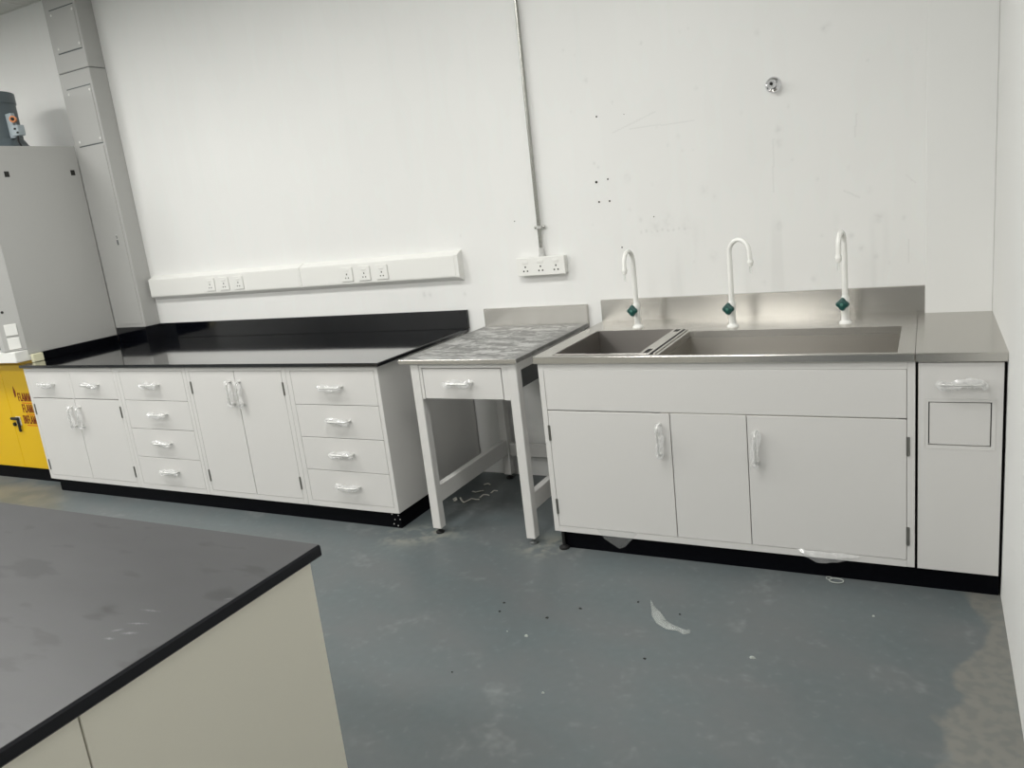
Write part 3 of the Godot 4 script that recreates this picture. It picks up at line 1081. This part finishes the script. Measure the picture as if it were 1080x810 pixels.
func wall_services() -> void:
	var t := thing("dado_trunking", "long white plastic trunking with six outlets on the wall above the black worktop", "trunking", V(-1.27, 1.17, 0))
	var prof := [Vector2(1.170, 0.0), Vector2(1.196, 0.05), Vector2(1.318, 0.05), Vector2(1.342, 0.0)]
	var s := S()
	s.prism(prof, 0, -2.578, -1.1515)
	s.prism(prof, 0, -1.1485, 0.018)
	part("channel", s, mats.white_plastic, t)
	s = S()
	s.box(V(-2.570, 1.200, 0.0495), V(-1.158, 1.314, 0.0525), 0.001)
	s.box(V(-1.142, 1.200, 0.0495), V(0.010, 1.314, 0.0525), 0.001)
	part("cover", s, mats.white_plastic, t)
	s = S()
	var big := [Vector2(1.167, 0.0), Vector2(1.194, 0.0535), Vector2(1.320, 0.0535), Vector2(1.345, 0.0)]
	s.prism(big, 0, 0.014, 0.035)
	part("end_cap", s, mats.white_plastic, t)
	s = S()
	s.prism(big, 0, -1.156, -1.144)
	part("joint_cover", s, mats.white_plastic, t)
	for x in [-1.955, -1.822, -1.688, -0.765, -0.632, -0.500]:
		socket_face(t, V(x, 1.255, 0.0525), 0.088)

	t = thing("triple_socket", "white triple power socket box below the steel conduit", "socket", V(0.543, 1.176, 0))
	s = S()
	s.box(V(0.403, 1.176, 0), V(0.683, 1.270, 0.036), 0.004)
	part("back_box", s, mats.white_plastic, t)
	s = S()
	s.box(V(0.400, 1.173, 0.036), V(0.686, 1.273, 0.044), 0.003)
	var pl := part("face_plate", s, mats.white_plastic, t)
	for x in [0.452, 0.543, 0.634]:
		s = S()
		s.box(V(x - 0.018, 1.240, 0.044), V(x + 0.018, 1.257, 0.0475), 0.002)
		part("switch", s, mats.white_plastic, pl)
		s = S()
		s.box(V(x - 0.0035, 1.217, 0.0438), V(x + 0.0035, 1.227, 0.0448))
		s.box(V(x - 0.015, 1.196, 0.0438), V(x - 0.007, 1.204, 0.0448))
		s.box(V(x + 0.007, 1.196, 0.0438), V(x + 0.015, 1.204, 0.0448))
		part("pin_slots", s, mats.hole, pl)

	t = thing("conduit", "galvanised steel conduit running up the wall from the triple socket", "conduit", V(0.547, 1.273, 0.022))
	s = S()
	s.tube([V(0.547, 1.271, 0.022), V(0.547, 2.3, 0.022), V(0.547, YC, 0.022)], 0.0100, 14)
	part("pipe", s, mats.conduit, t)
	s = S()
	s.lathe([Vector2(0.0, 0.0), Vector2(0.016, 0.0), Vector2(0.016, 0.012), Vector2(0.0135, 0.014), Vector2(0.0135, 0.046), Vector2(0.0115, 0.048)], V(0.547, 1.271, 0.022), Vector3.UP, 16)
	part("coupler", s, mats.satin, t)
	for y in [1.427, 2.75]:
		s = S()
		s.lathe([Vector2(0.0118, -0.007), Vector2(0.0145, -0.007), Vector2(0.0145, 0.007), Vector2(0.0118, 0.007)], V(0.547, y, 0.022), Vector3.UP, 16)
		s.box(V(0.512, y - 0.009, 0.004), V(0.582, y + 0.009, 0.011), 0.002)
		var sd := part("saddle", s, mats.satin, t)
		for dx in [-0.026, 0.026]:
			s = S()
			s.lathe([Vector2(0, 0.006), Vector2(0.006, 0.004), Vector2(0.007, 0.0)], V(0.547 + dx, y, 0.011), V(0, 0, 1), 10)
			part("screw", s, mats.conduit, sd)

	# capped pipe stub with its chrome rose
	t = thing("pipe_stub", "round chrome pipe fitting high on the wall above the sink", "pipe fitting", V(1.762, 1.955, 0))
	s = S()
	s.lathe([Vector2(0.0355, 0.0), Vector2(0.0355, 0.004), Vector2(0.030, 0.012), Vector2(0.021, 0.018), Vector2(0.0, 0.018)], V(1.768, 1.953, 0), V(0, 0, 1), 28)
	part("rose", s, mats.chrome, t)
	s = S()
	s.lathe([Vector2(0.019, 0.016), Vector2(0.019, 0.052), Vector2(0.0155, 0.058), Vector2(0.0075, 0.058), Vector2(0.0075, 0.050), Vector2(0.0, 0.050)], V(1.768, 1.953, 0), V(0, 0, 1), 24)
	part("nut", s, mats.chrome, t)
	s = S()
	s.lathe([Vector2(0.0073, 0.0512), Vector2(0.0, 0.0512)], V(1.768, 1.953, 0), V(0, 0, 1), 12)
	part("bore", s, mats.hole, t)

# ------------------------------------------------------------------ fume cupboard and yellow cabinet
func fume_cupboard() -> void:
	var x0 := -4.45
	var x1 := -2.937
	var t := thing("fume_cupboard", "tall grey fume cupboard standing on the yellow cabinet beside the column", "fume cupboard", V(-3.69, 0.905, 0.5))
	var s := S()
	s.box(V(x1 - 0.02, 0.945, 0.1305), V(x1, 2.295, 0.803), 0.001)
	var sp := part("side_panel", s, mats.panel_grey, t)
	for z in [0.651, 0.188]:
		s = S()
		s.box(V(x1 - 0.001, 2.098, z - 0.016), V(x1 + 0.0012, 2.134, z + 0.016), 0.0005)
		part("slot", s, mats.hole, sp)
	s = S()
	s.box(V(x0, 0.945, 0.136), V(x0 + 0.02, 2.295, 0.803), 0.002)
	part("side_panel", s, mats.panel_grey, t)
	s = S()
	s.box(V(x0 + 0.02, 2.275, 0.136), V(x1 - 0.02, 2.295, 0.803), 0.002)
	part("roof_panel", s, mats.panel_grey, t)
	s = S()
	s.box(V(x0 + 0.02, 0.945, 0.136), V(x1 - 0.02, 2.275, 0.150))
	s.box(V(x1 - 0.12, 0.985, 0.150), V(x1 - 0.10, 2.275, 0.80))
	s.box(V(x0 + 0.10, 0.985, 0.150), V(x0 + 0.12, 2.275, 0.80))
	part("lining", s, mats.liner, t)
	# chamfered front posts
	for k in [1, -1]:
		var xe := x1 if k == 1 else x0
		s = S()
		s.prism([Vector2(0.8045, xe), Vector2(0.805, xe - k * 0.14), Vector2(0.895, xe - k * 0.14), Vector2(0.900, xe - k * 0.085)], 1, 0.982, 2.295)
		var p := part("front_post", s, mats.panel_grey, t)
		if k == 1:
			# two outlets and two buttons on the chamfer
			var a := V(xe, 0, 0.8045)
			var b := V(xe - 0.085, 0, 0.900)
			var u := (a - b).normalized()
			var nn := V(-u.z, 0, u.x)
			if nn.z < 0:
				nn = -nn
			var mid := (a + b) / 2.0
			var bs := Basis(u, Vector3.UP, nn)
			for y in [1.122, 1.032]:
				s = Shape.new()
				s.box(V(-0.036, -0.038, 0), V(0.036, 0.038, 0.007), 0.002)
				part("outlet", s, mats.white_plastic, p, Transform3D(bs, mid + V(0, y, 0) - org))
			for y in [1.243, 1.345]:
				s = Shape.new()
				s.lathe([Vector2(0, 0.003), Vector2(0.008, 0.003), Vector2(0.009, 0)], V(-0.025, 0, 0), V(0, 0, 1), 12)
				part("button", s, mats.hole, p, Transform3D(bs, mid + V(0, y, 0) - org))
	s = S()
	s.box(V(x0 + 0.02, 0.905, 0.15), V(x1 - 0.004, 0.945, 0.80))
	s.box(V(x0, 0.905, 0.80), V(x1 - 0.002, 0.978, 0.893), 0.004)
	part("sill", s, mats.white_plastic, t)
	s = S()
	s.box(V(x0 + 0.02, 0.945, 0.15), V(x1 - 0.02, 0.975, 0.80))
	part("work_surface", s, mats.liner, t)
	s = S()
	s.box(V(x0 + 0.14, 1.95, 0.81), V(x1 - 0.14, 2.295, 0.89), 0.003)
	part("fascia", s, mats.panel_grey, t)
	s = S()
	s.box(V(x0 + 0.13, 1.30, 0.82), V(x1 - 0.13, 1.97, 0.826))
	var sa := part("sash", s, mats.sash, t)
	s = S()
	s.box(V(x0 + 0.13, 1.27, 0.815), V(x1 - 0.13, 1.30, 0.845), 0.004)
	part("sash_rail", s, mats.satin, sa)

	# exhaust spigot with its damper motor
	t = thing("duct_spigot", "dark blue-grey round exhaust duct on top of the fume cupboard", "duct", V(-3.35, 2.295, 0.42))
	s = S()
	s.lathe([Vector2(0.0, 0.0), Vector2(0.235, 0.0), Vector2(0.235, 0.010), Vector2(0.195, 0.045), Vector2(0.172, 0.085), Vector2(0.172, 0.315), Vector2(0.178, 0.320), Vector2(0.178, 0.388), Vector2(0.172, 0.392), Vector2(0.150, 0.392), Vector2(0.150, 0.30), Vector2(0, 0.30)], V(-3.35, 2.295, 0.42), Vector3.UP, 40)
	part("collar", s, mats.duct, t)
	t = thing("damper_motor", "small grey damper motor with orange ring fixed to the exhaust duct", "motor", V(-3.10, 2.36, 0.40))
	var c := V(-3.085, 2.46, 0.39)
	s = S()
	s.box(c + V(-0.092, -0.085, 0.0), c + V(-0.030, 0.075, 0.030), 0.003)
	part("bracket", s, mats.actuator, t)
	s = S()
	s.box(c + V(-0.032, -0.080, 0.0), c + V(0.045, -0.012, 0.050), 0.004)
	part("housing", s, mats.actuator, t)
	s = S()
	s.lathe([Vector2(0.012, 0.0), Vector2(0.022, 0.0), Vector2(0.022, 0.018), Vector2(0.012, 0.018), Vector2(0.012, 0.0)], c + V(-0.005, 0.028, 0.030), V(0.55, 0.1, 0.82), 20)
	part("ring", s, mats.orange, t)
	s = S()
	s.lathe([Vector2(0, 0.022), Vector2(0.011, 0.022), Vector2(0.011, 0.0)], c + V(-0.005, 0.028, 0.030), V(0.55, 0.1, 0.82), 14)
	part("shaft", s, mats.hole, t)
	for q in [V(0.018, -0.035, 0.05), V(0.038, -0.062, 0.05)]:
		s = S()
		s.box(c + q + V(-0.010, -0.006, 0), c + q + V(0.010, 0.006, 0.006), 0.002)
		part("terminal", s, mats.hole, t)
	s = S()
	s.tube([c + V(0.0, -0.078, 0.03), c + V(-0.005, -0.11, 0.035), c + V(0.0, -0.155, 0.02)], 0.006, 8)
	part("cable", s, mats.black_rubber, t)

	# flammables cabinet below
	t = thing("flammables_cabinet", "yellow steel flammables cabinet with red lettering under the fume cupboard", "cabinet", V(-3.69, 0, 0.45))
	s = S()
	s.box(V(x0, 0.098, 0.15), V(x1, 0.905, 0.745), 0.003)
	part("body", s, mats.yellow, t)
	s = S()
	s.box(V(x0 + 0.01, 0, 0.16), V(x1 - 0.03, 0.098, 0.735), 0.002)
	part("plinth_board", s, mats.black_plinth, t)
	var zd := 0.765
	s = S()
	s.box(V(x0 + 0.01, 0.105, 0.747), V(-3.3915, 0.865, zd), 0.002)
	part("door", s, mats.yellow, t)
	s = S()
	s.box(V(-3.3885, 0.105, 0.747), V(x1 - 0.012, 0.865, zd), 0.002)
	var d := part("door", s, mats.yellow, t)
	s = S()
	s.box(V(-3.345, 0.425, zd), V(-3.290, 0.490, zd + 0.006), 0.002)
	var lp := part("latch_plate", s, mats.satin, d)
	s = S()
	s.box(V(-3.385, 0.468, zd + 0.004), V(-3.300, 0.486, zd + 0.022), 0.004)
	s.box(V(-3.318, 0.380, zd + 0.006), V(-3.300, 0.470, zd + 0.020), 0.004)
	s.lathe([Vector2(0, 0.012), Vector2(0.013, 0.012), Vector2(0.014, 0.0)], V(-3.372, 0.432, zd), V(0, 0, 1), 14)
	part("handle", s, mats.black_rubber, d)
	var font := SystemFont.new()
	font.font_names = PackedStringArray(["Droid Sans"])
	font.font_weight = 700
	var rows := [["FLAMMABLE", 0.604, 0.25, -3.255], ["FLAMABLE", 0.522, 0.225, -3.235], ["INFLAMMABLE", 0.440, 0.275, -3.258]]
	for r in rows:
		var tm := TextMesh.new()
		tm.text = r[0]
		tm.font = font
		tm.font_size = 32
		tm.pixel_size = 0.002
		tm.depth = 0.0015
		tm.curve_step = 2.0
		tm.horizontal_alignment = HORIZONTAL_ALIGNMENT_LEFT
		tm.vertical_alignment = VERTICAL_ALIGNMENT_BOTTOM
		var bb := tm.get_aabb()
		var sx: float = r[2] / bb.size.x if bb.size.x > 0.01 else 1.0
		var sy: float = 0.060 / bb.size.y if bb.size.y > 0.01 else 1.0
		var b := Basis(V(sx, 0, 0), V(0, sy, 0), V(0, 0, 1))
		var p := V(r[3], r[1], zd + 0.0012) - V(bb.position.x * sx, bb.position.y * sy, 0)
		part("lettering", tm, mats.red_print, d, Transform3D(b, p - org))
		s = S()
		s.box(V(r[3] + 0.03, r[1] - 0.016, zd), V(r[3] + r[2] - 0.06, r[1] - 0.010, zd + 0.0012))
		part("underline", s, mats.orange_print, d)
	# narrow flame mark beside the first line
	s = S()
	s.prism([Vector2(-3.292, 0.628), Vector2(-3.276, 0.640), Vector2(-3.270, 0.672), Vector2(-3.288, 0.712), Vector2(-3.296, 0.670)], 2, zd, zd + 0.0012)
	part("flame_mark", s, mats.red_print, d)

# ------------------------------------------------------------------ island bench
func island() -> void:
	var t := thing("island_worktop", "matt dark grey worktop of the island bench in the foreground", "worktop", V(-0.38, 0.870, 3.45))
	var s := S()
	s.box(V(-1.98, 0.872, 2.700), V(1.220, 0.8992, 4.200), 0.004)
	part("slab", s, mats.black_edge, t)
	s = S()
	s.box(V(-1.976, 0.8985, 2.704), V(1.216, 0.900, 4.196), 0.0006)
	part("top_face", s, mats.island_top, t)
	rng.seed = 31
	t = thing("island_cabinet", "cream island cabinet with plain end panels under the dark grey worktop", "cabinet", V(-0.38, 0, 3.45))
	s = S()
	s.box(V(-1.94, 0.1, 2.725), V(1.170, 0.872, 4.175), 0.002)
	part("carcass", s, mats.cream, t)
	s = S()
	s.box(V(-1.90, 0, 2.78), V(1.12, 0.1, 4.12), 0.002)
	part("plinth_board", s, mats.black_plinth, t)
	for q in [[2.712, 3.2632], [3.2658, 4.186]]:
		s = S()
		s.box(V(1.171, 0.02, q[0]), V(1.190, 0.8715, q[1]), 0.0012)
		part("end_panel", s, mats.cream, t)

# ------------------------------------------------------------------ cupboard added behind the viewer to darken the steel reflections
func added_dark_cupboard() -> void:
	var t := thing("added_dark_cupboard", "added tall dark grey double-door cupboard, unseen behind the viewer, darkening reflections", "cupboard", V(1.60, 0, 5.75))
	var s := S()
	s.box(V(0.75, 0.08, 5.42), V(2.45, 2.30, 6.05), 0.003)
	part("body", s, mats.slate, t)
	s = S()
	s.box(V(0.78, 0, 5.46), V(2.42, 0.08, 6.02))
	part("plinth_board", s, mats.black_plinth, t)
	for q in [[0.755, 1.598, 1.55], [1.602, 2.445, 1.65]]:
		s = S()
		s.box(V(q[0], 0.09, 5.40), V(q[1], 2.29, 5.42), 0.002)
		var d := part("door", s, mats.slate, t)
		s = S()
		s.tube([V(q[2], 1.0, 5.40), V(q[2], 1.0, 5.365), V(q[2], 1.2, 5.365), V(q[2], 1.2, 5.40)], 0.006, 8)
		part("handle", s, mats.satin, d)

# ------------------------------------------------------------------ scraps
func sheet_of_film(pts: Array) -> Shape:
	# a ragged strip given by pairs of edge points
	var s := Shape.new()
	for i in pts.size() - 1:
		var a: Vector3 = pts[i][0]
		var b: Vector3 = pts[i][1]
		var c: Vector3 = pts[i + 1][1]
		var d: Vector3 = pts[i + 1][0]
		for tr in [[a, b, c], [a, c, d]]:
			var m: Vector3 = (tr[1] - tr[0]).cross(tr[2] - tr[0])
			if m.length() < 1e-12:
				continue
			m = m.normalized()
			s.tri(tr[0], tr[1], tr[2], m, m, m)
	return s

func debris() -> void:
	org = Vector3.ZERO
	rng.seed = 77
	# clear film left on the floor
	var base := V(1.53, 0, 1.34)
	var pts := []
	var line := [V(1.440, 0, 1.232), V(1.462, 0, 1.275), V(1.485, 0, 1.318), V(1.520, 0, 1.362), V(1.560, 0, 1.392), V(1.592, 0, 1.398), V(1.618, 0, 1.412), V(1.640, 0, 1.404)]
	var wid := [0.004, 0.014, 0.032, 0.040, 0.030, 0.010, 0.018, 0.006]
	for i in line.size():
		var d: Vector3 = (line[mini(i + 1, 7)] - line[maxi(i - 1, 0)]).normalized()
		var side := V(d.z, 0, -d.x)
		var h := 0.004 + rng.randf_range(0.0, 0.010)
		pts.append([line[i] + side * wid[i] * 0.5 + V(0, h, 0) - base, line[i] + V(0, h + 0.006, 0) - base])
	var pts2 := []
	for i in pts.size():
		var d2: Vector3 = (line[mini(i + 1, 7)] - line[maxi(i - 1, 0)]).normalized()
		pts2.append([pts[i][1], line[i] - V(d2.z, 0, -d2.x) * wid[i] * 0.5 + V(0, 0.0015, 0) - base])
	var s := sheet_of_film(pts)
	var s2 := sheet_of_film(pts2)
	s.v.append_array(s2.v)
	s.n.append_array(s2.n)
	s.t.append_array(s2.t)
	one("plastic_film", "curved scrap of clear plastic film lying on the grey floor", "plastic film", base, s, mats.film_floor)

	# film hanging from below the two sink doors
	s = Shape.new()
	var b1 := V(1.18, 0.087, 0.8765)
	var pl := [V(1.085, 0.118, 0.8755), V(1.120, 0.075, 0.880), V(1.190, 0.036, 0.884), V(1.220, 0.052, 0.886), V(1.275, 0.112, 0.8755), V(1.250, 0.121, 0.8755)]
	for i in range(1, pl.size() - 1):
		var m: Vector3 = (pl[i] - pl[0]).cross(pl[i + 1] - pl[0]).normalized()
		if m.z < 0: m = -m
		s.tri(pl[0] - b1, pl[i] - b1, pl[i + 1] - b1, m, m, m)
	one("plastic_bag", "corner of a clear plastic bag hanging below the left sink door", "plastic bag", b1, s, mats.film_thin)
	s = Shape.new()
	var b2 := V(2.05, 0.09, 0.8765)
	var top := []
	var bot := []
	for i in 12:
		var f := i / 11.0
		top.append(V(lerpf(1.94, 2.165, f), 0.116 + rng.randf_range(-0.004, 0.004), 0.8755 + rng.randf_range(0.0, 0.003)) - b2)
		bot.append(V(lerpf(1.95, 2.16, f), 0.106 - 0.036 * pow(sin(PI * pow(f, 0.75)), 1.2) + rng.randf_range(-0.003, 0.003), 0.880 + rng.randf_range(0.0, 0.008)) - b2)
	for i in 11:
		var mid0: Vector3 = (top[i] + bot[i]) / 2.0 + V(0, 0, rng.randf_range(0.003, 0.010))
		var mid1: Vector3 = (top[i + 1] + bot[i + 1]) / 2.0 + V(0, 0, rng.randf_range(0.003, 0.010))
		for tr in [[top[i], top[i + 1], mid1], [top[i], mid1, mid0], [mid0, mid1, bot[i + 1]], [mid0, bot[i + 1], bot[i]]]:
			var m: Vector3 = (tr[1] - tr[0]).cross(tr[2] - tr[0]).normalized()
			if m.z < 0: m = -m
			s.tri(tr[0], tr[1], tr[2], m, m, m)
	one("plastic_bag", "crumpled clear plastic film stuck below the right sink door", "plastic bag", b2, s, mats.film)

	# thin plastic ring by the plinth
	s = Shape.new()
	var ps := []
	for k in 25:
		var a := TAU * k / 24.0
		ps.append(V(0.026 * cos(a), 0.003 + 0.002 * sin(a), 0.022 * sin(a)))
	s.tube(ps, 0.0022, 6, false)
	var ps2 := []
	for k in 13:
		var a := TAU * k / 12.0
		ps2.append(V(-0.028 + 0.011 * cos(a), 0.004, -0.012 + 0.011 * sin(a)))
	s.tube(ps2, 0.0018, 6, false)
	one("plastic_ring", "small pale plastic ring on the floor by the sink plinth", "ring", V(2.080, 0, 0.885), s, mats.pebble)

	# curled white shavings below the table
	var curls := [
		[[V(0.055, 0.006, 0.455), V(0.066, 0.012, 0.440), V(0.078, 0.006, 0.452), V(0.068, 0.004, 0.466)], "hooked white plastic shaving nearest the table's left front leg"],
		[[V(0.090, 0.010, 0.432), V(0.115, 0.006, 0.458), V(0.138, 0.004, 0.476), V(0.150, 0.006, 0.452), V(0.158, 0.008, 0.425), V(0.190, 0.006, 0.428), V(0.205, 0.004, 0.420)], "longest zigzag white plastic shaving on the floor under the table"],
		[[V(0.105, 0.006, 0.322), V(0.130, 0.006, 0.328), V(0.150, 0.008, 0.315), V(0.165, 0.006, 0.300)], "straight white plastic shaving below the table's left stretcher"],
		[[V(0.195, 0.005, 0.395), V(0.198, 0.008, 0.360), V(0.215, 0.006, 0.352), V(0.232, 0.005, 0.356)], "angular white plastic shaving under the middle of the table"],
		[[V(0.225, 0.005, 0.320), V(0.228, 0.008, 0.290), V(0.248, 0.005, 0.285)], "smallest white plastic shaving towards the table's back leg"],
		[[V(0.120, 0.006, 0.212), V(0.140, 0.010, 0.200), V(0.158, 0.006, 0.208)], "short white plastic shaving nearest the wall under the table"]]
	for q in curls:
		s = Shape.new()
		var b: Vector3 = q[0][0]
		b.y = 0.0
		var ctrl: Array = q[0]
		var fine := []
		for i in ctrl.size() - 1:
			for k in 4:
				fine.append((ctrl[i] as Vector3).lerp(ctrl[i + 1], k / 4.0) - b)
		fine.append(ctrl[-1] - b)
		s.tube(fine, 0.0055, 6, true, Vector2(1.0, 0.45))
		one("shaving", q[1], "shaving", b, s, mats.shaving, "white plastic shavings under the table")

	# crumbs and chips on the open floor
	var bits := [
		[0.874, 1.395, 0.008, "crumb", "dark crumb farthest left among the crumbs on the open floor"],
		[0.887, 1.461, 0.008, "crumb", "dark crumb just in front of the leftmost crumb"],
		[1.190, 1.353, 0.009, "crumb", "dark crumb on the floor straight in front of the left sink door"],
		[1.391, 1.244, 0.008, "crumb", "dark crumb to the left of the clear film scrap"],
		[1.570, 1.289, 0.007, "crumb", "dark crumb to the right of the clear film scrap"],
		[1.534, 1.605, 0.008, "crumb", "dark crumb in front of the clear film scrap"],
		[0.920, 1.880, 0.006, "crumb", "dark crumb nearest the island bench"],
		[1.071, 1.594, 0.013, "pebble", "grey plaster pebble, largest of the bits on the floor"],
		[1.093, 1.454, 0.010, "crumb", "dark curled crumb just behind the grey plaster pebble"],
		[1.278, 1.889, 0.009, "pebble", "small white chip on the floor nearest the viewer"],
		[1.873, 1.495, 0.014, "pebble", "white flake on the floor in front of the right sink door"],
		[2.224, 1.115, 0.008, "pebble", "small white chip on the floor before the narrow cabinet"],
		[0.985, 1.585, 0.005, "pebble", "tiny white chip on the floor left of the plaster pebble"]]
	for q in bits:
		s = Shape.new()
		var r: float = q[2] * 0.78
		var ring := []
		for k in 7:
			var a := TAU * k / 7.0
			ring.append(V(cos(a) * r * rng.randf_range(0.6, 1.25), 0, sin(a) * r * rng.randf_range(0.4, 0.9)))
		var tip := V(rng.randf_range(-0.3, 0.3) * r, r * 0.75, rng.randf_range(-0.2, 0.2) * r)
		for k in 7:
			var a3: Vector3 = ring[k]
			var b3: Vector3 = ring[(k + 1) % 7]
			var a4 := a3 * 0.72 + V(0, r * 0.5, 0)
			var b4 := b3 * 0.72 + V(0, r * 0.5, 0)
			for tr in [[a3, b3, b4], [a3, b4, a4], [a4, b4, tip]]:
				var m: Vector3 = (tr[1] - tr[0]).cross(tr[2] - tr[0]).normalized()
				if m.dot((tr[0] + tr[1] + tr[2]) / 3.0 - V(0, r * 0.2, 0)) < 0: m = -m
				s.tri(tr[0], tr[1], tr[2], m, m, m)
		one("crumb" if q[3] == "crumb" else "plaster_chip", q[4], "crumb" if q[3] == "crumb" else "chip", V(q[0], 0, q[1]), s, mats[q[3]], "bits scattered on the floor")
